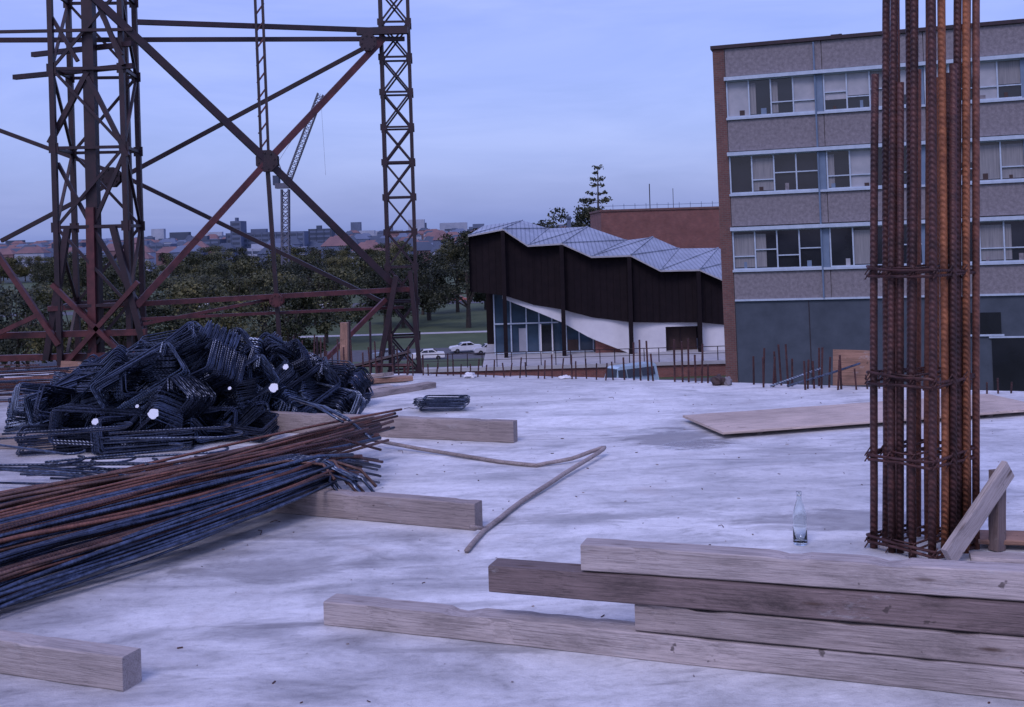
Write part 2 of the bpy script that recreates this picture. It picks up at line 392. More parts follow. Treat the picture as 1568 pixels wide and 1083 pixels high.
for (x,y,z,yaw,tilt,rx,L,W,n) in [(-3.15,9.35,.52,.3,-.5,1.2,.7,.28,28),(-2.7,9.5,.56,-.6,-.35,1.0,.7,.28,28),(-2.45,9.7,.38,.5,-.5,1.3,.65,.28,26),
    (-3.85,9.6,.34,.2,-.3,1.2,.65,.26,24),(-3.4,9.05,.2,.1,.1,1.5,.7,.26,28),(-2.85,9.15,.24,-.2,-.9,1.3,.65,.27,28),(-1.95,10.2,.24,.6,-.5,1.1,.6,.25,24),
    (-1.7,10.35,.15,-.3,.2,1.0,.5,.22,20),(-4.2,10.0,.26,.5,.2,1.2,.6,.26,22),(-3.0,9.8,.66,.9,-.5,.9,.6,.26,26),(-2.65,10.0,.60,.2,-.6,1.3,.6,.26,24),
    (-3.0,9.0,.12,.3,0,.2,.7,.3,14),(-2.4,9.4,.12,-.3,.1,.3,.7,.28,14),(-3.7,9.1,.1,.2,0,.2,.7,.3,14)]:
    rot=Matrix.Rotation(yaw,3,'Z')@Matrix.Rotation(tilt,3,'Y')@Matrix.Rotation(rx,3,'X')
    bundle(mb,Vector((x,y,z)),rot,L,W,n)
pile=empty('reinforcement_stirrup_pile')
mb.obj('stirrup_bundles',pile)
mb=MB()
def disc(c,r,k):
    c=Vector(c); nrm=(Vector((0.3,0,1.9))-c).normalized(); a=nrm.orthogonal().normalized(); b_=nrm.cross(a)
    mb.poly([c+a*math.cos(t*math.pi/10)*r*(1+.10*math.sin(t*1.7+r*90))+b_*math.sin(t*math.pi/10)*r*(.9+.1*math.sin(t*2.3)) for t in range(20)],k)
for x,y,z,r in [(-2.82,8.60,.36,.042),(-1.97,9.00,.48,.038),(-3.28,8.62,.31,.026),(-1.95,9.4,.60,.024),(-2.3,8.9,.5,.014),(-2.95,8.62,.42,.014)]:
    disc((x,y,z),r,'tag')
mb.obj('tags',pile)
mb=MB()
for i in range(4):
    bundle(mb,Vector((-.74+U(-.08,.08),10.65+U(-.12,.12),.05+i*.02)),Matrix.Rotation(U(-.5,.5),3,'Z')@Matrix.Rotation(U(-.15,.15),3,'X'),.42,.16,5)
mb.obj('small_stirrup_bundle')

mb=MB()
A0=Vector((-2.28,5.16,.04));A1=Vector((-3.05,6.90,.11));B0=Vector((-.98,7.0,.18));B1=Vector((-1.0,8.78,.20))
def cl01(t): return max(0,min(1,t))
for i in range(125):
    a=(i+R())/125; a2=cl01(a+U(-.2,.2))
    if a<.35: a2=.04+a*.5+U(0,.22)
    layer=R()
    hh=math.sin(math.pi*cl01(a))**.6*.20*layer
    l=A0.lerp(A1,cl01(a+U(-.04,.04)))+Vector((0,0,hh+.01)); r_=B0.lerp(B1,a2)+Vector((0,0,hh*.8+.01))
    e=U(.80,1.04) if R()<.8 else U(.6,.8)
    pts=[]; ph=U(0,6); am=U(.0,.035); bw=U(-.06,.06)
    s0=-1.6
    for j in range(19):
        t=s0+(e-s0)*j/18
        p=l.lerp(r_,t); sn=math.sin(math.pi*cl01(t))
        p+=Vector((.08*sn+bw*sn,-.06*sn-bw*.5*sn,am*math.sin(t*4+ph)))
        p+=Vector((math.sin(t*3+ph)*.016,math.cos(t*2.3+ph)*.012,0))
        if t>.86 and a<.4: p.z-=(t-.86)*.9
        if p.z<.015: p.z=.015
        pts.append(p)
    rust=(a>.34 and R()<.72) or R()<.26
    mb.tube(pts,U(.0075,.0125),random.choice(['rust','rustmud','rustmud','rustdark']) if rust else random.choice(['rebar','rebar','rebard']),6)
for i in range(20):
    o=Vector((U(-.05,.05),U(-.09,.09),U(-.03,.04))); o2=Vector((U(-.14,.05),U(-.16,.12),U(-.03,.03)))
    P=[(-5.2,2.6,.2),(-3.6,4.6,.20),(-2.62,5.93,.22),(-1.95,6.60,.26),(-1.43,7.04,.27),(-1.2,7.0,.25),(-1.02,6.93,.19),(-.92,6.85,.10)]
    pts=[]
    for q,p in enumerate(P):
        pts.append(Vector(p)+(o if q<6 else o2)+Vector((U(-.006,.006),U(-.006,.006),0)))
    mb.tube(pts[:R()<.4 and 7 or 8],.010,random.choice(['rebar','rebar','rebard','rustmud']),6)
bars=empty('long_reinforcement_bars'); mb.obj('bars',bars,True)
mb=MB()
for (a,b_) in [((-1.75,8.55,.46),(-1.25,7.95,.36)),((-1.68,8.6,.42),(-1.2,7.9,.38)),((-1.5,8.6,.38),(-1.0,7.65,.28))]:
    a=Vector(a);b_=Vector(b_); mb.tube([a,a.lerp(b_,.5)+Vector((0,0,.03)),b_],.011,'rebar',5)
for i in range(24):
    x=-3.4+U(-.45,.45); y=7.7+U(-.4,.6); r0=U(.06,.14); yaw=U(-.6,.5)
    pts=[]
    for j in range(13):
        t=j/12
        if t<.5: q=Vector((t*2*.8,0,0))
        else:
            an=(t-.5)*2*math.pi*.9; q=Vector((.8+math.sin(an)*r0,r0-math.cos(an)*r0,0))
        q=Matrix.Rotation(yaw,3,'Z')@q; pts.append(Vector((x,y,.04+.012*i))+q)
    mb.tube(pts,.009,random.choice(['rebar','rebard']),5)
mb.obj('hooked_bars',bars,True)
mb=MB()
for i in range(90):
    x=U(-7.2,-5.0); y=U(11.6,13.4); yaw=U(-.35,.35); L=U(.6,1.4); d=Vector((math.cos(yaw),math.sin(yaw),0))*L
    p=Vector((x-L/2,y,U(.02,.28))); mb.tube([p,p+d],.010,random.choice(['rustdark','rustdark','rust','rebar']),4)
mb.obj('rusty_bar_heap')

mb=MB()
def edgeY(x):
    for (a,h),(b_,g) in zip(edge,edge[1:]):
        if a<=x<=b_: return h+(g-h)*(x-a)/(b_-a)
    return 12
def st(x,h,off=.12,r=.011,k='rustdark'):
    y=edgeY(x)-off; l=U(-.02,.03); mb.tube([(x,y,-.02),(x+l,y,h)],r,k,5)
for x,h in [(1.30,.42),(1.37,.45),(1.45,.44),(1.5,.3),(1.72,.46),(1.80,.44),(1.86,.47),(1.93,.30),(1.99,.42),(2.05,.2),(1.2,.25)]: st(x,h)
for i in range(16): st(2.5+i*.052+U(-.02,.02),U(.25,.45),U(.05,.4))
for i in range(26): st(-1.3+i*.095+U(-.03,.03),U(.12,.28),U(.08,.25),.009)
for i in range(22): st(-3.2+i*.09+U(-.03,.03),U(.25,.5),U(.05,.5),.010)
for i in range(12): st(3.4+i*.12,U(.1,.3),U(.05,.3),.009)
mb.tube([(2.75,11.3,.03),(3.2,11.25,.16),(3.5,11.3,.24)],.012,'rebar',5)
mb.tube([(2.6,11.4,.02),(3.1,11.3,.20)],.012,'rebar',5)
mb.obj('starter_bars')
def rock(name,c,s,k,sd):
    mb=MB(); n=8
    for i in range(n+1):
        for j in range(12):
            th=math.pi*i/n; ph=2*math.pi*j/12; d=Vector((math.sin(th)*math.cos(ph),math.sin(th)*math.sin(ph),math.cos(th)))
            r=1+.6*noise.noise(d*2.0+Vector((sd,0,0))); mb.v.append((d.x*r*s[0],d.y*r*s[1],max(0,(d.z*r+.7)*s[2])))
    for i in range(n):
        for j in range(12):
            mb.f.append((i*12+j,(i+1)*12+j,(i+1)*12+(j+1)%12,i*12+(j+1)%12)); mb.m.append(mb.mi(k))
    return mb.obj(name,loc=c)
rock('rubble_lump',(2.13,11.72,0),(.08,.07,.06),'doorbrown',1)
rock('rubble_lump',(2.22,11.7,0),(.05,.05,.05),'panel',3)
rock('cement_lump',(-.54,12.9,0),(.07,.06,.035),'white',2)
rock('cement_lump',(.55,12.6,0),(.07,.06,.02),'white',4)
mb=MB()
for i in range(20):
    x=-4.2+i*.13+U(-.05,.05); mb.tube([(x,17+U(-.5,.5),-9),(x+U(-.05,.05),17,U(-.5,.45))],.018,random.choice(['rustdark','darksteel','redsteel']),5)
mb.tube([(-4.6,17,-.25),(-1.6,17,-.32)],.03,'redsteel',5); mb.tube([(-4.3,16.8,-.7),(-1.6,16.9,-.1)],.03,'darksteel',5)
mb.obj('scaffold_posts')

mb=MB()
P=[(-1.15,8.85,.06),(-.80,8.62,.03),(-.46,8.36,.02),(-.15,8.1,.015),(.12,7.93,.015),(.38,8.05,.03),(.60,8.24,.06),(.645,8.28,.06),(.60,8.17,.05),(.30,7.55,.03),(.0,6.85,.02),(-.19,6.30,.015),(-.24,6.1,.015),(-.32,5.74,.015)]
PP=[]
for a,b_ in zip(P,P[1:]):
    for t in (0,.33,.66): PP.append(Vector(a).lerp(Vector(b_),t)+Vector((U(-.005,.005),U(-.005,.005),0)))
mb.tube(PP,.015,'wood',6); mb.tube([(-.20,6.27,.02),(-.28,6.2,.05)],.012,'wood',6)
mb.obj('bent_rope_rod',None,True)

mb=MB(); pr_=[(.0,0),(.034,0),(.037,.006),(.037,.10),(.036,.15),(.031,.18),(.02,.215),(.0135,.235),(.013,.262),(.016,.264),(.016,.276),(.0135,.278),
   (.0105,.276),(.0105,.235),(.017,.214),(.028,.178),(.033,.15),(.034,.10),(.034,.012),(.0,.010)]
n=28
for (r,z) in pr_:
    for j in range(n): mb.v.append((r*math.cos(2*math.pi*j/n),r*math.sin(2*math.pi*j/n),z))
for i in range(len(pr_)-1):
    for j in range(n): mb.f.append((i*n+j,i*n+(j+1)%n,(i+1)*n+(j+1)%n,(i+1)*n+j)); mb.m.append(mb.mi('bottle'))
mb.obj('glass_bottle',None,True,(1.47,5.85,.001))

# rebar column
random.seed(41)
col=empty('rebar_column_cage'); mb=MB()
cx,cy=2.055,5.72; s_=.165
def cp(a,b_):
    ang=math.radians(38); x=a*s_;y=b_*s_; return cx+x*math.cos(ang)-y*math.sin(ang), cy+x*math.sin(ang)+y*math.cos(ang)
spots=[(-1,-1),(-.30,-1),(.42,-1),(1,-1),(1,-.35),(1,.35),(1,1),(.35,1),(-.35,1),(-1,1),(-1,.35),(-1,-.35)]
kk=['rustdark','rustor','rustdark','rustor','rustdark','rust','rustdark','rust','rustdark','rustdark','rustdark','rustdark']
for i,(a,b_) in enumerate(spots):
    x,y=cp(a,b_)
    hgt=4.4 if i not in(4,9) else 2.45
    jx,jy=U(-.015,.015),U(-.015,.015)
    pts=[(x,y,-.02)]
    for t in range(1,9):
        z=hgt*t/8; pts.append((x+(.030+jx*.3)*z+math.sin(z*1.2+i)*.006,y+jy*z*.3,z))
    mb.tube(pts,.0195,kk[i],10)
    if i in(1,2,3,6,5,10):
        x2,y2=x+.037,y-.012
        h2=U(2.35,2.55) if i not in(2,3) else 4.4
        mb.tube([(x2,y2,-.02),(x2+.03*h2*.5,y2,h2*.5),(x2+.03*h2,y2,h2)],.0185,['rust','rustdark','rustor'][i%3],10)
mb.obj('vertical_bars',col,True)
mb=MB()
for z in (.025,.055,.47,.50,.87,.895,1.41,1.435,2.9):
    g=1.2; tl=U(-.03,.03)
    c_=[cp(-g,-g),cp(g,-g),cp(g,g),cp(-g,g)]
    pts=[]
    for i in range(4):
        a=Vector(c_[i]);b_=Vector(c_[(i+1)%4])
        for t in(.06,.5,.94):
            q=a.lerp(b_,t); pts.append((q.x+.03*z,q.y,z+U(-.008,.008)+tl*(q.x-cx)*3))
    mb.tube(pts,.008,'rustdark',6,True)
    q=[cp(-1.1,-.45),cp(1.1,-.45),cp(1.1,.45),cp(-1.1,.45)]
    mb.tube([(w_[0]+.03*z,w_[1],z+.015) for w_ in q],.006,'rustdark',5,True)
    for i,(a,b_) in enumerate(spots):
        x,y=cp(a*1.15,b_*1.15); mb.tube([(x+.03*z-.015,y-.01,z-.02),(x+.03*z+.015,y-.015,z+.025)],.004,'rustdark',4)
mb.obj('ties',col,True)
random.seed(8)
# ------------------------------------------------------------ steel frame towers
fr_=empty('steel_tower_frame')
def lattice(mb,cx,cy,w,z0,z1,pitch,leg,br,k,kb,zref,kmode=False,yaw=0.,xs=False):
    c=[]
    for a,b_ in((-1,-1),(1,-1),(1,1),(-1,1)):
        x=a*w/2;y=b_*w/2; c.append((cx+x*math.cos(yaw)-y*math.sin(yaw),cy+x*math.sin(yaw)+y*math.cos(yaw)))
    for x,y in c: mb.bar((x,y,z0),(x,y,z1),leg,k)
    z=zref
    while z-pitch>z0: z-=pitch
    i=0
    while z<z1:
        zt=min(z+pitch,z1)
        for q in range(4):
            a=c[q];b_=c[(q+1)%4]
            mb.bar((*a,z),(*b_,z),br*1.1,kb)
            mb.box((a[0],a[1]-.02,z),(leg*1.9,.02,leg*2.0),k)
            if kmode:
                m_=((a[0]+b_[0])/2,(a[1]+b_[1])/2)
                mb.bar((*a,z),(*m_,z+pitch/2),br,kb); mb.bar((*b_,z),(*m_,z+pitch/2),br,kb)
                mb.bar((*a,zt),(*m_,z+pitch/2),br,kb); mb.bar((*b_,zt),(*m_,z+pitch/2),br,kb)
            else:
                if (i+q)%2: mb.bar((*a,z),(*b_,zt),br,kb)
                else: mb.bar((*b_,z),(*a,zt),br,kb)
                if xs: mb.bar((*b_,z),(*a,zt),br,kb)
        z+=pitch; i+=1
mb=MB(); lattice(mb,-2.44,24.35,.60,-9,9.5,.76,.07,.038,'darksteel','darksteel',5.53,True,.08)
mb.obj('right_mast',fr_)
mb=MB(); lattice(mb,-8.42,22.7,1.34,-9,9.5,1.57,.10,.055,'darksteel','darksteel',5.16,False,.12,False)
mb.bar((-8.40,22.2,-9),(-8.32,22.2,9.5),.22,'darksteel'); mb.bar((-8.1,23.6,-9),(-8.1,23.6,9.5),.10,'darksteel')
mb.bar((-8.40,22.08,-2),(-8.36,22.08,2.4),.16,'redsteel')
mb.bar((-9.9,23.2,5.66),(-7.4,22.0,5.62),.10,'darksteel'); mb.bar((-10.3,23.2,5.2),(-7.4,22.0,5.18),.10,'darksteel')
mb.bar((-12,22,5.95),(-7.4,22.0,5.9),.06,'darksteel')
mb.bar((-9.1,22,9.2),(-7.6,22,5.2),.09,'darksteel'); mb.bar((-8.0,22,6.2),(-7.62,22,5.4),.07,'darksteel'); mb.bar((-9.0,22,6.2),(-8.5,22,5.3),.07,'darksteel')
mb.bar((-8.35,22.1,5.1),(-9.15,22.1,3.7),.10,'darksteel'); mb.bar((-8.35,22.1,5.0),(-7.6,22.1,3.4),.09,'darksteel')
mb.bar((-8.35,22.1,2.0),(-9.0,22.1,3.3),.07,'darksteel'); mb.bar((-8.35,22.1,2.0),(-7.65,22.1,3.5),.07,'darksteel')
mb.bar((-8.35,22.1,2.0),(-7.5,22.1,.5),.08,'darksteel')
for z in (-.1,-.55): mb.bar((-12,22.2,z),(-7.3,22.0,z),.12,'redsteel')
mb.bar((-9.1,21.9,-.9),(-7.4,21.9,.9),.09,'redsteel'); mb.bar((-7.4,21.9,-.9),(-9.1,21.9,.9),.09,'redsteel')
mb.bar((-10.2,21.9,1.6),(-9.0,21.9,-.3),.10,'redsteel'); mb.bar((-10.8,21.9,-.3),(-9.4,21.9,.3),.09,'redsteel')
mb.bar((-7.9,22,2.0),(-7.3,22,-.6),.12,'darksteel'); mb.bar((-8.8,22,2.0),(-9.3,22,-.6),.12,'darksteel')
mb.obj('left_mast',fr_)
mb=MB()
def B(a,b_,w,k): mb.bar(a,b_,w,k)
Lb=(-7.50,22.05,.42); Rb=(-2.50,23.95,.50); La=(-7.55,22.05,5.95); Ra=(-2.62,23.95,5.95); C=Vector((-5.02,23.0,3.28))
def ext(a,c,t): a=Vector(a);return c+(a-c)*t
B(ext(La,C,1.25),C,.15,'darksteel'); B(C,Rb,.14,'darksteel')
B(ext(Ra,C,1.0),C,.14,'redsteel'); B(C,Lb,.13,'redsteel')
def gus(c,r,k='darksteel'):
    c=Vector(c); mb.tube([c+Vector((0,-.10,0)),c+Vector((0,-.07,0))],r,k,8); mb.tube([c+Vector((0,.07,0)),c+Vector((0,.10,0))],r,k,8)
    for i in range(8):
        a=i*math.pi/4+.2; q=c+Vector((math.cos(a)*r*.7,-.10,math.sin(a)*r*.7)); mb.tube([q,q+Vector((0,-.025,0))],.018,k,6)
gus(C,.24)
B((-3.2,25,5.9),(-8.7,25,3.17),.09,'darksteel'); B((-8.7,25,3.17),(-11.5,25,1.80),.09,'darksteel')
B((-2.7,25,.03),(-8.7,25,3.17),.09,'darksteel'); B((-8.7,25,3.17),(-11.5,25,4.30),.09,'darksteel')
gus((-8.95,24.9,3.15),.24)
B((-12,21.9,5.80),(-2.2,24.0,5.90),.09,'darksteel'); B((-7.4,22.3,6.10),(-2.2,24.3,6.12),.10,'darksteel')
B((-9.2,21.9,.42),(-2.2,23.9,.50),.10,'redsteel'); B((-7.5,22.1,.15),(-2.4,24.1,.10),.06,'redsteel')
B((-7.4,22.1,.05),(-5.0,23.2,.42),.06,'redsteel')
for dx in(-.075,.075): B((-5.12+dx,23.0,8.5),(-5.07+dx,23.0,3.3),.05,'darksteel')
for i in range(14): B((-5.19,23,3.5+i*.35),(-5.0,23,3.75+i*.35),.03,'redsteel')
B((-5.03,23.0,3.3),(-4.86,23.0,-1.0),.08,'darksteel')
gus((-4.9,22.95,.40),.15,'redsteel')
B((-2.75,23.8,.3),(-4.3,23.0,-1.2),.09,'redsteel'); B((-3.1,23.7,-2),(-2.5,23.7,.8),.11,'darksteel'); B((-2.2,23.7,.9),(-2.0,23.7,-2),.09,'darksteel')
gus((-2.95,23.75,5.80),.2)
B((-3.2,23.8,6.05),(-2.1,23.8,6.05),.15,'darksteel')
mb.obj('cross_braces',fr_)
timber('timber_post',(-2.15,14.2,-.5),(-2.13,14.2,.58),.12,.1,'ply_o',seed=31)

# ------------------------------------------------------------ ground
def gz(x,y):
    def sm(a,b_,t):
        t=max(0,min(1,(t-a)/(b_-a))); return t*t*(3-2*t)
    z=-9.1-6.2*sm(90,140,y)
    if y>700: z+=15.5*sm(900,2600,y)+ noise.noise(Vector((x*.0012,y*.001,0)))*5*sm(1200,2600,y)
    return z
ys=[-300,-50,0,40,70,86]+[90+5*i for i in range(12)]+[160,200,260,350,500,700,900,1100,1300,1500,1700,1900,2100,2300,2600,3000,4000,6000]
xs=[-5000,-3000,-2000,-1500]+[-1200+80*i for i in range(31)]+[1500,2000,3000,5000]
mb=MB()
for y in ys:
    for x in xs: mb.v.append((x,y,gz(x,y)))
W_=len(xs); mg=mb.mi('grass'); mf=mb.mi('fold')
for j in range(len(ys)-1):
    for i in range(W_-1):
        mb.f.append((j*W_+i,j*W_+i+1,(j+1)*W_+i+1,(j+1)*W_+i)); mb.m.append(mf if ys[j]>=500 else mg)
mb.obj('ground',None,True)
def strip(name,x0,x1,y0,y1,z,k): 
    m_=MB(); m_.poly([(x0,y0,z),(x1,y0,z),(x1,y1,z),(x0,y1,z)],k); return m_.obj(name)
strip('car_park',-80,12,141,163,-15.27,'asphalt'); strip('park_road',-160,30,262,275,-15.27,'asphalt')
strip('footpath',-90,30,186,189,-15.27,'pale')
strip('service_road',-30,60,60,78,-9.08,'asphalt')

# ------------------------------------------------------------ trees
def tree_mesh(name,H_,Rr,k,sd,leaves=3600,ls=.5,bare=.25):
    random.seed(sd); mb=MB()
    th=H_*bare
    mb.tube([(0,0,-.5),(.1,.05,th*.6),(.0,.1,th*1.2),(.1,0,H_*.6)],H_*.028,'bark',7,False,H_*.010)
    cl=[]
    nb_=30
    for i in range(nb_):
        a=U(0,6.28); rr=Rr*math.sqrt(R())*.88; z=th+(H_-th)*U(.04,.9)
        lim=math.sqrt(max(.08,1-((z-th)/(H_-th)*1.8-.6)**2*.75)); rr*=lim
        c=Vector((rr*math.cos(a),rr*math.sin(a),z)); cl.append((c,Rr*U(.14,.33)))
        if i<16:
            s0=Vector((0,0,th*U(.8,1.5))); mb.tube([s0,s0.lerp(c,.5)+Vector((0,0,.3)),c],H_*.010,'bark',4,False,H_*.003)
    for i in range(leaves):
        c,r=random.choice(cl)
        d=Vector((random.gauss(0,1),random.gauss(0,1),random.gauss(0,1))).normalized()*r*(R()**.4)*(1 if R()<.88 else 1.3)
        d.z*=.62; p=c+d
        u=Vector((random.gauss(0,1),random.gauss(0,1),random.gauss(0,.6))).normalized(); v=u.orthogonal().normalized(); s_=ls*U(.5,1.2)
        v=(v+u.cross(v)*U(-1,1)).normalized()
        mb.poly([p-u*s_*.5,p+v*s_*.35,p+u*s_*.5,p-v*s_*.35],k)
    return mb.obj(name)
protos=[]
specs=[(12.5,7.4,'fol',11),(12,6.8,'fol',12),(12.0,7.4,'fol2',13),(17.5,7.5,'fol2',14)]
for (h,r,k,sd) in specs: 
    protos.append(tree_mesh('park_tree',h,r,k,sd,7000 if h>16 else 5200))
random.seed(99)
first=[True]*4
def put(i,x,y,s=1.,parent=None,name='park_tree'):
    src=protos[i]
    if parent is None and first[i]: o=src; first[i]=False
    else: o=bpy.data.objects.new(name,src.data); SC.collection.objects.link(o)
    o.location=(x,y,gz(x,y)-.2); o.rotation_euler=(0,0,U(0,6.28)); o.scale=(s*U(.85,1.2),s*U(.85,1.2),s*U(.85,1.08))
    if parent: o.parent=parent; o.name=name
for i,x,y,s in [(0,-34.6,124,.98),(1,-28,137,.95),(1,-42,118,.85),(1,-50,126,1.0),(2,-60,134,1.05),(0,-30,176,1.0),(2,-24,205,.95),(0,-37,164,1.),(2,-20.0,200,.95),
    (3,-16.5,215,.92),(3,-8.2,196,.93),(3,-12,235,1.08),(2,-19,230,1.1),(3,-6,240,1.1),(3,5,225,1.22),(3,9,218,1.22),(3,12,222,1.25),(3,18,228,1.15),(0,-52,170,1.05),(2,-66,150,1.),
    (0,-48,192,1.05),(2,-58,200,1.0),(0,-68,190,1.),(2,-38,212,1.),(0,-31,238,1.05),(2,-45,245,1.05),(0,-62,243,1.1),(2,-80,230,1.1),(2,-95,240,1.1)]:
    put(i,x,y,s)
far=empty('distant_trees')
for i in range(95):
    y=U(285,560); x=U(-.47,.06)*y; put(random.choice([0,1,0,2]),x,y,U(.8,1.15),far,'crown_%d'%i)
for i in range(60):
    y=U(560,1100); x=U(-.47,.1)*y; put(random.choice([2,0,2]),x,y,U(.7,1.0),far,'crown_far_%d'%i)
# norfolk island pine: uneven tiers, heavier low on the left
random.seed(6); mb=MB()
mb.tube([(0,0,-14),(.1,0,2),(.25,0,10.2)],.30,'bark',6,False,.05)
def spray(p0,p1,n,sp):
    mb.tube([p0,p1],.06,'bark',4)
    for q in range(n):
        tt=U(.3,1.1); c=p0.lerp(p1,tt)+Vector((random.gauss(0,sp),random.gauss(0,sp),random.gauss(0,sp*.7))); s_=U(.2,.48)
        u=Vector((random.gauss(0,1),random.gauss(0,1),random.gauss(0,1))).normalized(); v=u.orthogonal()
        mb.poly([c-u*s_*.5,c+v*s_*.28,c+u*s_*.5,c-v*s_*.28],'fol2')
z=-6.
while z<5.4:
    for i in range(9):
        a=U(0,6.28); L=U(.9,2.4)*(1.15 if math.cos(a)<0 else .8)*(1-.035*(z+6)); p0=Vector((.02*z,0,z+U(-.3,.3)))
        spray(p0,p0+Vector((math.cos(a)*L,math.sin(a)*L*.8,L*U(-.05,.4))),int(40*L),.34)
    z+=U(.6,1.0)
for z,L in ((5.9,1.9),(6.1,1.6),(6.9,1.1),(7.9,.7),(8.6,.9),(9.4,.5),(10,.35)):
    for sgn in (-1,1):
        if R()<.85: p0=Vector((.02*z,0,z)); spray(p0,p0+Vector((sgn*L*U(.6,1),U(-.4,.4),L*.15)),int(26*L)+8,.16)
mb.obj('norfolk_island_pine',None,False,(10.0,130,-1.3))

# ------------------------------------------------------------ folded-roof pavilion
pav=empty('folded_roof_pavilion')
F=[(-3.35,1.40),(-.7,1.82),(1.17,.51),(3.77,.59),(5.99,-.48),(8.99,-.47),(11.21,-1.69),(14.21,-1.72),(16.4,-2.75),(19.,-2.8)]
Bk=[(-2.4,2.16),(.92,2.5),(3.13,1.75),(6.49,1.80),(9.81,.55),(12.05,.76),(14.26,-.29),(17.6,-.35),(19.8,-1.3),(22,-1.4)]
def interp(P,x):
    for a,b_ in zip(P,P[1:]):
        if a[0]<=x<=b_[0]: return a[1]+(b_[1]-a[1])*(x-a[0])/(b_[0]-a[0])
    return P[-1][1] if x>P[-1][0] else P[0][1]
mb=MB(); yf=84.6; yb=95
for i in range(len(F)-1):
    a,b_=F[i],F[i+1]; c,d=Bk[i],Bk[i+1]
    mb.poly([(a[0],yf,a[1]),(b_[0],yf,b_[1]),(d[0],yb,d[1])],'roof'); mb.poly([(a[0],yf,a[1]),(d[0],yb,d[1]),(c[0],yb,c[1])],'roof')
    mb.poly([(a[0],yf,a[1]-.12),(b_[0],yf,b_[1]-.12),(b_[0],yf,b_[1]),(a[0],yf,a[1])],'pale')
    mb.tube([(b_[0],yf,b_[1]+.03),(d[0],yb,d[1]+.03)],.06,'roof',4)
    mb.tube([(a[0],yf,a[1]+.03),(d[0],yb,d[1]+.03)],.06,'roof',4)
    mb.poly([(c[0],yb,-9),(d[0],yb,-9),(d[0],yb,d[1]),(c[0],yb,c[1])],'fascia')
mb.obj('folded_roof',pav)
fb=[(-3.5,-2.9),(-.7,-3.3),(1.5,-4.1),(3.7,-4.5),(6,-5.2),(8.7,-5.6),(11.2,-5.75),(14.2,-5.8),(16.4,-6.1),(20,-6.2)]
xsF=sorted(set([f[0] for f in F]+[f[0] for f in fb if f[0]>-3.35 and f[0]<19]+[-3.35+.5*i for i in range(45)]))
def wy(x):
    ph=((x+.7)%4.95)/4.95; return 85+.35*math.sin(math.pi*ph)
mb=MB()
for a,b_ in zip(xsF,xsF[1:]):
    ya,yb_=wy(a),wy(b_)
    mb.poly([(a,ya,interp(fb,a)),(b_,yb_,interp(fb,b_)),(b_,yb_,interp(F,b_)-.13),(a,ya,interp(F,a)-.13)],'fascia')
    mb.poly([(a,ya,interp(fb,a)),(b_,yb_,interp(fb,b_)),(b_,86.2,interp(fb,b_)),(a,86.2,interp(fb,a))],'fascia')
    mb.poly([(a,84.6,interp(F,a)-.125),(b_,84.6,interp(F,b_)-.125),(b_,85.5,interp(F,b_)-.125),(a,85.5,interp(F,a)-.125)],'fascia')
    mb.bx(a-.015,a+.015,ya-.03,ya-.005,interp(fb,a)+.02,interp(F,a)-.16,'fascia')
mb.poly([(-3.35,85,-2.9),(-3.35,85,1.3),(-2.4,95,2.0),(-2.4,95,-2.9)],'fascia')
mb.obj('dark_fascia',pav)
mb=MB()
for x in(-.72,3.72,8.85,14.1): 
    mb.bx(x-.15,x+.15,84.45,84.9,-8,interp(F,x)-.14,'fascia')
mb.obj('columns',pav)
mb=MB(); wb=[(-.9,-3.55),(1.5,-4.55),(3.6,-5.5),(5.8,-6.8),(8.6,-7.98)]
for i in range(19):
    a=-.9+.5*i;b_=a+.5
    mb.poly([(a,85.5,interp(wb,a)),(b_,85.5,interp(wb,b_)),(b_,85.5,interp(fb,b_)),(a,85.5,interp(fb,a))],'white')
    mb.poly([(a,85.5,interp(wb,a)),(b_,85.5,interp(wb,b_)),(b_,86.4,interp(wb,b_)),(a,86.4,interp(wb,a))],'white')
mb.bx(8.6,11.6,85.5,85.8,-8,-5.5,'white'); mb.bx(14.1,21,85.5,85.8,-8,-5.5,'white'); mb.bx(11.6,14.1,85.5,85.8,-6.1,-5.5,'white')
mb.bx(11.6,14.1,86.4,86.5,-8,-6.1,'doorbrown'); mb.bx(12.8,12.88,86.3,86.38,-8,-6.1,'darksteel')
mb.bx(11.6,14.1,86.2,86.3,-6.3,-6.1,'darksteel')
mb.obj('white_walls',pav)
mb=MB()
mb.bx(-1.6,6.2,86.9,87.0,-8,-3.2,'glassb'); mb.bx(-1.6,-1.5,87.02,94,-8,-3,'glassb')
for x in(-1.6,-.3,.9,1.9,2.9,4.0,5.0,6.1): mb.bx(x-.05,x+.05,86.75,86.88,-8,interp(wb,max(x,-.9)) if x>-.9 else -3.3,'frame')
for z in(-5.6,-7.9): mb.bx(-1.6,6.1 if z<-6 else 3.4,86.66,86.74,z-.05,z+.05,'frame')
mb.bx(2.05,2.8,86.80,86.84,-7.9,-5.8,'glass'); mb.bx(1.95,2.05,86.5,86.64,-8,-5.7,'white'); mb.bx(2.85,2.95,86.5,86.64,-8,-5.7,'white')
mb.bx(4.1,4.9,86.80,86.84,-7.8,-7.0,'doorbrown'); mb.bx(.3,.85,86.80,86.84,-7.8,-6.0,'blind'); mb.bx(6.2,8.6,86.0,86.4,-8,-6.9,'brick')
mb.obj('glazed_foyer',pav)
mb=MB()
mb.bx(-6.8,22,79,79.9,-8.25,-8.0,'pale'); mb.bx(-2.4,22,79.9,95,-8.25,-8.0,'pale')
mb.bx(-6.7,22,79.15,79.4,-9.1,-8.25,'brick')
mb.bx(-2.3,22,79.5,94.9,-16,-8.25,'pale')
mb.obj('terrace',pav)
mb=MB()
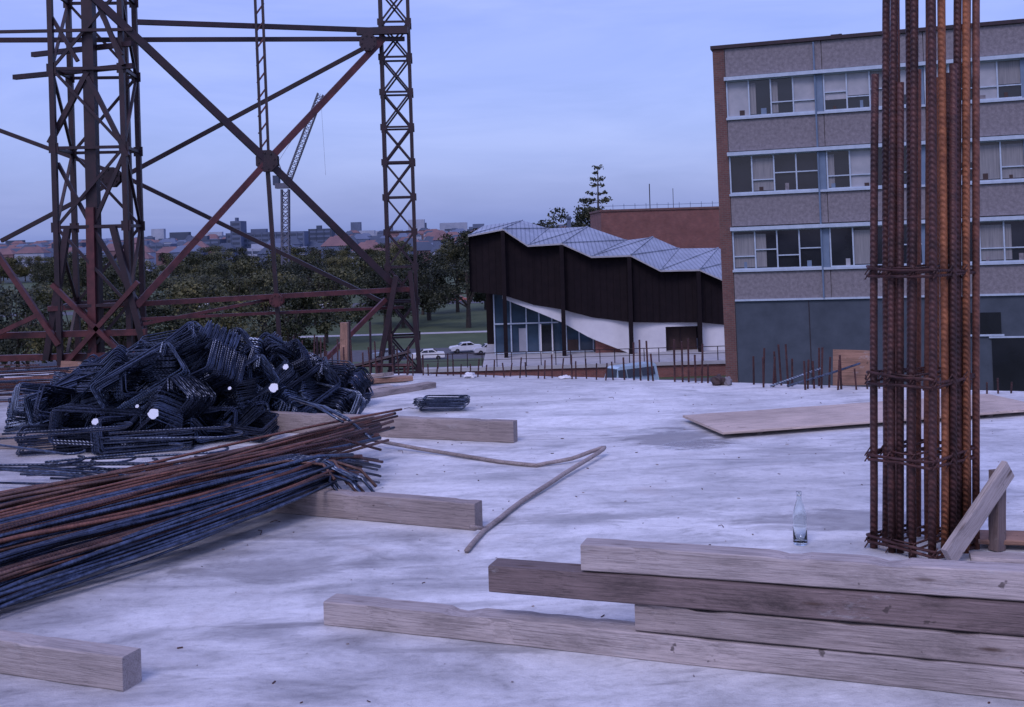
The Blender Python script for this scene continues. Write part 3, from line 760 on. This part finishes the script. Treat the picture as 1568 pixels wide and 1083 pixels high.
for i in range(26):
    x=-6.6+i*1.05; mb.bx(x-.03,x+.03,79.1,79.16,-8,-7.0,'darksteel')
mb.bx(-6.7,20,79.1,79.15,-7.03,-6.98,'darksteel'); mb.bx(-6.7,20,79.1,79.14,-7.5,-7.47,'darksteel')
mb.obj('terrace_railing')

mb=MB(); mb.bx(8.85,34,110,125,-14,3.25,'brick'); mb.bx(8.75,34,109.9,125,3.25,3.45,'brick2')
for i in range(22): mb.bx(9+i*1.1-.02,9+i*1.1+.02,110.4,110.45,3.45,4.0,'citygrey')
mb.bx(9,32,110.4,110.44,3.78,3.82,'citygrey')
mb.tube([(13.8,110.5,3.4),(13.8,110.5,5.9)],.05,'darksteel',5); mb.tube([(16.2,111,3.4),(16.2,111,5.4)],.03,'darksteel',5)
mb.obj('red_brick_hall')
mb=MB(); mb.bx(5.9,6.3,118,118.5,-10,3.,'citygrey'); mb.bx(5.8,6.4,117.9,118.6,2.7,2.85,'citydark'); mb.obj('vent_chimney')

# ------------------------------------------------------------ brick & panel office building
off=empty('brick_office_building',(9.50,50,0)); off.rotation_euler=(0,math.radians(-.7),math.atan2(-3.3,10.9))
heads=[8.09,4.72,1.36]; sills=[6.5,3.08,-.33]
mb=MB(); Lf=24.
mb.bx(.1,Lf,.12,14,-9.2,9.4,'panel')
mb.bx(-.12,.40,-.02,.3,-9.2,9.55,'brick2'); mb.bx(-.12,.09,.3,14,-9.2,9.55,'brick2')
mb.obj('core_walls',off)
mb=MB()
mb.bx(-.2,Lf,-.12,14.1,9.56,9.72,'darksteel')
mb.obj('parapet_cap',off)
mb=MB()
bands=[(8.30,9.55),(4.93,6.32),(1.57,2.9),(-1.72,-.52)]
for z0,z1 in bands:
    x=.42
    while x<Lf:
        mb.bx(x,min(x+4.16,Lf),-.0,.12,z0,z1,'panel'); x+=4.19
mb.obj('aggregate_panels',off)
mb=MB(); mb.bx(.42,Lf,.02,.11,-9.2,-1.76,'base')
for x in (3.6,6.8,9.9,13.): mb.bx(x,x+.03,.0,.018,-9.2,-1.8,'darksteel')
mb.bx(10.2,11.4,-.02,.06,-3.4,-2.5,'glass'); mb.bx(11.0,12.6,-.02,.05,-6.,-3.6,'glass'); mb.bx(10.1,11.5,-.06,.0,-3.5,-3.42,'frame'); mb.bx(10.9,12.7,-.06,.0,-3.58,-3.51,'frame')
mb.obj('base_wall',off)
mb=MB()
for z in heads: mb.bx(.36,Lf,-.28,.05,z,z+.16,'frame')
for z in sills: mb.bx(.38,Lf,-.10,.05,z-.16,z-.06,'frame')
mb.bx(.42,Lf,-.08,.04,-1.80,-1.72,'frame')
mb.obj('ledges',off)
mb=MB(); random.seed(21)
for r_ in range(3):
    h=heads[r_]; s_=sills[r_]-.06
    gx=.42; g=0
    while gx<Lf-4:
        if g>0: mb.bx(gx-.02,gx+.34,-.03,.04,s_,h,'bluepanel'); gx+=.36
        n=4; pw=3.83/n if g==0 else 3.8/n
        for i in range(n):
            x0=gx+i*pw;x1=x0+pw
            mb.bx(x0,x0+.06,-.05,.05,s_,h,'frame')
            tz=s_+(h-s_)*(.34 if R()<.8 else .5)
            bl=R()
            pat=[.85,.40,.35][r_]
            zb=h-(h-s_)*(random.choice([.35,.5,.65,1.]) if r_ else random.choice([.62,.7,1,1]))
            mb.bx(x0+.06,x1,.06,.10,s_,h,'glass')
            if bl<pat: mb.bx(x0+.06,x1,.04,.055,max(zb,s_+.05),h-.05,'blind' if R()<.7 else 'blindtan')
            elif bl<pat+.3: mb.bx(x0+.06,x0+.06+(pw-.06)*random.choice([.3,.5,1]),.04,.055,s_+.1,s_+(h-s_)*.9,'blindtan')
            if R()<.6:
                xx=U(x0+.15,x1-.3); mb.bx(xx,xx+U(.1,.25),.028,.038,s_+.06,s_+U(.2,.4),random.choice(['panel','doorbrown','blind','bluepanel']))
            if R()<.75: mb.bx(x0+.06,x1,-.04,.022,tz-.025,tz+.025,'frame')
        mb.bx(gx,gx+n*pw,-.06,.05,s_,s_+.06,'frame'); mb.bx(gx,gx+n*pw,-.06,.05,h-.05,h,'frame')
        gx+=n*pw; g+=1
mb.obj('windows',off)
mb=MB()
mb.tube([(4.27,-.12,9.5),(4.27,-.12,-1.7)],.04,'bluepanel',6)
mb.tube([(5.4,2,9.7),(5.4,2,10.1)],.05,'darksteel',5); mb.bx(5.,5.5,2,2.3,9.9,10.1,'darksteel')
mb.obj('downpipe',off)

# ------------------------------------------------------------ vehicles
def car(name,x,y,z,yaw,body,s=1.,van=False):
    e=empty(name,(x,y,z)); e.rotation_euler=(0,0,yaw); e.scale=(s,s,1)
    key='paint_%s'%('_'.join('%d'%(q*100) for q in body))
    if key not in M: M[key]=simple(key,body,tuple(q*.85 for q in body),1,.3)
    if van: P=[(-2,.35),(-2,1.0),(-1.9,1.15),(-1.75,1.85),(-1.5,1.95),(1.9,1.95),(2.05,1.8),(2.1,.9),(2.1,.35)]; Wd=.85
    else: P=[(-2.2,.35),(-2.25,.7),(-2.1,.88),(-1.1,.98),(-.55,1.38),(.7,1.42),(1.3,1.02),(2.15,.95),(2.25,.7),(2.2,.35)]; Wd=.82
    mb=MB(); ins=lambda zz: Wd-(max(0,zz-.95)*.28)
    l=[(a,-ins(b_),b_) for a,b_ in P]; r_=[(a,ins(b_),b_) for a,b_ in P]
    mb.poly(l,key); mb.poly(list(reversed(r_)),key)
    for i in range(len(P)):
        j=(i+1)%len(P); mb.poly([l[i],r_[i],r_[j],l[j]],key)
    mb.obj('body',e)
    mb=MB()
    if van: wins=[[(-1.8,1.25),(-1.72,1.75),(-1.0,1.75),(-1.0,1.25)],[(-.9,1.25),(-.9,1.75),(.4,1.75),(.4,1.25)],[(.5,1.25),(.5,1.75),(1.8,1.75),(1.8,1.25)]]
    else: wins=[[(-.95,1.02),(-.52,1.33),(.0,1.35),(.0,1.02)],[(.07,1.02),(.07,1.35),(.65,1.36),(1.1,1.04)]]
    for w_ in wins:
        for sgn in(-1,1): mb.poly([(a,sgn*(ins(b_)+.012),b_) for a,b_ in w_],'glass')
    a,b_=((-1.93,1.2),(-1.77,1.8)) if van else ((-1.05,1.02),(-.6,1.36))
    mb.poly([(a[0]-.02,-.65,a[1]+.02),(a[0]-.02,.65,a[1]+.02),(b_[0]-.02,.6,b_[1]+.02),(b_[0]-.02,-.6,b_[1]+.02)],'glass')
    if not van: mb.poly([(1.25,-.65,1.07),(1.25,.65,1.07),(.78,.6,1.41),(.78,-.6,1.41)],'glass')
    mb.bx(-2.33,-2.24,-.75,.75,.42,.54,'chrome'); mb.bx(2.24,2.33,-.75,.75,.42,.54,'chrome')
    mb.obj('windows_and_bumpers',e)
    mb=MB()
    for wx in(-1.35,1.35):
        for sgn in(-1,1):
            mb.tube([(wx,sgn*.62,.31),(wx,sgn*.86,.31)],.31,'tyre',14); mb.tube([(wx,sgn*.86,.31),(wx,sgn*.875,.31)],.15,'chrome',10)
    mb.obj('wheels',e)
random.seed(3)
car('parked_car',-11.7,148,-15.25,.1,(.8,.8,.8)); car('parked_car',-7.0,156,-15.25,.25,(.75,.76,.78))
car('parked_car',-17.2,150,-15.25,.1,(.25,.3,.35)); car('parked_car',-3.6,153,-15.25,.2,(.6,.6,.62))
for x in (-24,-19,-13.5,-32,-60,-66,-75,-47): car('parked_car',x+U(-1,1),268,-15.25,U(-.1,.1),random.choice([(.75,.75,.75),(.5,.5,.5),(.7,.7,.65),(.4,.15,.12)]))
car('parked_van',7.3,71,-9.06,.6,(.42,.56,.66),.85,True)

# ------------------------------------------------------------ distant crane
mb=MB()
def lat4(mb,a,b_,w,n,k,th):
    a=Vector(a);b_=Vector(b_);d=(b_-a); t=d.normalized(); u=Vector((0,1,0)).cross(t).normalized(); v=t.cross(u)
    cs=[u*w/2+v*w/2,u*w/2-v*w/2,-u*w/2-v*w/2,-u*w/2+v*w/2]
    for c in cs: mb.bar(a+c,b_+c,th,k)
    for i in range(n):
        p=a+d*i/n;q=a+d*(i+1)/n
        for j in range(4):
            c=cs[j];e=cs[(j+1)%4]; mb.bar(p+c,q+e,th*.7,k); mb.bar(p+c,p+e,th*.7,k)
lat4(mb,(-61.6,300,-15),(-60.9,300,14.5),1.9,16,'cranegrey',.32)
lat4(mb,(-60.6,300,15.5),(-50.6,300,40),1.5,18,'cranegrey',.22)
mb.box((-61.3,300,15.5),(4.2,3,1.4),'cranegrey'); mb.box((-63.2,300,17.0),(1.6,2.4,2.6),'citydark'); mb.box((-60.,300,17.),(1.4,1.5,1.8),'citygrey')
mb.bar((-63,300,16),(-62.6,300,22),.3,'cranegrey'); mb.bar((-62.6,300,22),(-60.6,300,16),.25,'cranegrey')
mb.bar((-62.6,300,22),(-50.6,300,40),.07,'cranegrey'); mb.bar((-50.6,300,40),(-49.9,300,18),.05,'cranegrey')
mb.obj('tower_crane')

# ------------------------------------------------------------ city
random.seed(17)
def block(name,x0,x1,y,z1,k,fl=3.4,dep=18,z0=-16):
    mb=MB(); mb.bx(x0,x1,y,y+dep,z0,z1,k); z=z1-2.4
    while z>z0+2:
        mb.bx(x0+1,x1-1,y-.15,y-.05,z-.6,z+.9,'citydark' if k!='citydark' else 'citygrey'); z-=fl
    n=int((x1-x0)/5)
    for i in range(n+1):
        xx=x0+(x1-x0)*i/n; mb.bx(xx-.25,xx+.25,y-.4,y-.2,z0,z1,k)
    mb.bx(x0+(x1-x0)*.3,x0+(x1-x0)*.5,y+4,y+10,z1,z1+2.5,k)
    return mb.obj(name)
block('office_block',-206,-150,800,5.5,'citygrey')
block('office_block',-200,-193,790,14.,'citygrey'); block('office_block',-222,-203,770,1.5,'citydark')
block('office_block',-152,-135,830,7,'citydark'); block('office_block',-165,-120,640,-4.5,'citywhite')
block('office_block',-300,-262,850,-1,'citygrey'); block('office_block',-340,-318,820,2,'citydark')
mb=MB()
def house(x,y,w,d,h,k,kr):
    z=gz(x,y)-.3; mb.bx(x-w/2,x+w/2,y-d/2,y+d/2,z,z+h,k)
    a=(x-w/2-.4,y-d/2-.4,z+h);b_=(x+w/2+.4,y-d/2-.4,z+h);c=(x+w/2+.4,y+d/2+.4,z+h);e=(x-w/2-.4,y+d/2+.4,z+h)
    r1=(x-w*.25,y,z+h+d*.4);r2=(x+w*.25,y,z+h+d*.4)
    mb.poly([a,b_,r2,r1],kr);mb.poly([c,e,r1,r2],kr);mb.poly([b_,c,r2],kr);mb.poly([e,a,r1],kr)
    for q in range(3): mb.bx(x-w*.35+q*w*.3,x-w*.35+q*w*.3+1.2,y-d/2-.1,y-d/2-.03,z+h*.4,z+h*.75,'citydark')
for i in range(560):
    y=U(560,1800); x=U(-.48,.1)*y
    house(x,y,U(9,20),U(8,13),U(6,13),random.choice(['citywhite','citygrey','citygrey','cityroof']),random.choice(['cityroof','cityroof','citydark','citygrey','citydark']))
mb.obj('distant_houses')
mb=MB()
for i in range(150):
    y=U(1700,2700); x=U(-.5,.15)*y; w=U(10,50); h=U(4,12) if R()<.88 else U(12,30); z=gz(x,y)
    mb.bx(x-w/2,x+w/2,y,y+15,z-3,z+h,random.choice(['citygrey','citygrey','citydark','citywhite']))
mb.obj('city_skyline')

# ------------------------------------------------------------ world, sun
SUN_EL=math.radians(50); SUN_AZ=math.radians(205)
w=bpy.data.worlds.new('World'); SC.world=w; w.use_nodes=True; nt=w.node_tree; nt.nodes.clear()
out=nt.nodes.new('ShaderNodeOutputWorld'); sky=nt.nodes.new('ShaderNodeTexSky'); sky.sky_type='NISHITA'; sky.sun_disc=False
sky.sun_elevation=SUN_EL; sky.sun_rotation=SUN_AZ; sky.dust_density=2
bg=nt.nodes.new('ShaderNodeBackground'); bg.inputs[1].default_value=.05; nt.links.new(sky.outputs[0],bg.inputs[0])
tc=nt.nodes.new('ShaderNodeTexCoord'); sp=nt.nodes.new('ShaderNodeSeparateXYZ'); nt.links.new(tc.outputs['Generated'],sp.inputs[0])
mp=nt.nodes.new('ShaderNodeMapping'); mp.inputs['Scale'].default_value=(1.1,1.1,5.5); mp.inputs['Rotation'].default_value=(0,.12,0); nt.links.new(tc.outputs['Generated'],mp.inputs[0])
nz=nt.nodes.new('ShaderNodeTexNoise'); nz.inputs['Scale'].default_value=3.2; nz.inputs['Detail'].default_value=7; nz.inputs['Roughness'].default_value=.58; nz.inputs['Distortion'].default_value=.6
nt.links.new(mp.outputs[0],nz.inputs['Vector'])
g=ramp(nt,sp.outputs[2],[(0,(.17,.235,.60)),(.06,(.215,.28,.72)),(.22,(.29,.345,.90)),(1,(.32,.36,.90))])
cc=ramp(nt,nz.outputs['Fac'],[(.32,(.82,.86,.91)),(.5,(1,1,1)),(.68,(1.22,1.17,1.07))])
cl=mixc(nt,g,cc,1,'MULTIPLY')
bg2=nt.nodes.new('ShaderNodeBackground'); nt.links.new(cl,bg2.inputs[0]); bg2.inputs[1].default_value=.93
ad=nt.nodes.new('ShaderNodeAddShader'); nt.links.new(bg.outputs[0],ad.inputs[0]); nt.links.new(bg2.outputs[0],ad.inputs[1]); nt.links.new(ad.outputs[0],out.inputs[0])
sd=bpy.data.lights.new('sun','SUN'); sd.energy=1.2; sd.angle=math.radians(20); sd.color=(.88,.80,1.0)
so=bpy.data.objects.new('sun',sd); SC.collection.objects.link(so)
dsun=Vector((math.sin(SUN_AZ)*math.cos(SUN_EL),math.cos(SUN_AZ)*math.cos(SUN_EL),math.sin(SUN_EL)))
so.rotation_euler=dsun.to_track_quat('Z','Y').to_euler()

cd=bpy.data.cameras.new('camera'); cd.sensor_width=36; cd.lens=39.03; cd.shift_y=-.1205; cd.clip_start=.1; cd.clip_end=12000
co=bpy.data.objects.new('camera',cd); SC.collection.objects.link(co)
co.matrix_world=Matrix.Translation((0,0,1.7))@Matrix.Rotation(math.radians(90),4,'X')@Matrix.Rotation(math.radians(-1.7),4,'Z')
SC.camera=co
SC.view_settings.view_transform='Standard'; SC.view_settings.look='None'; SC.view_settings.exposure=0
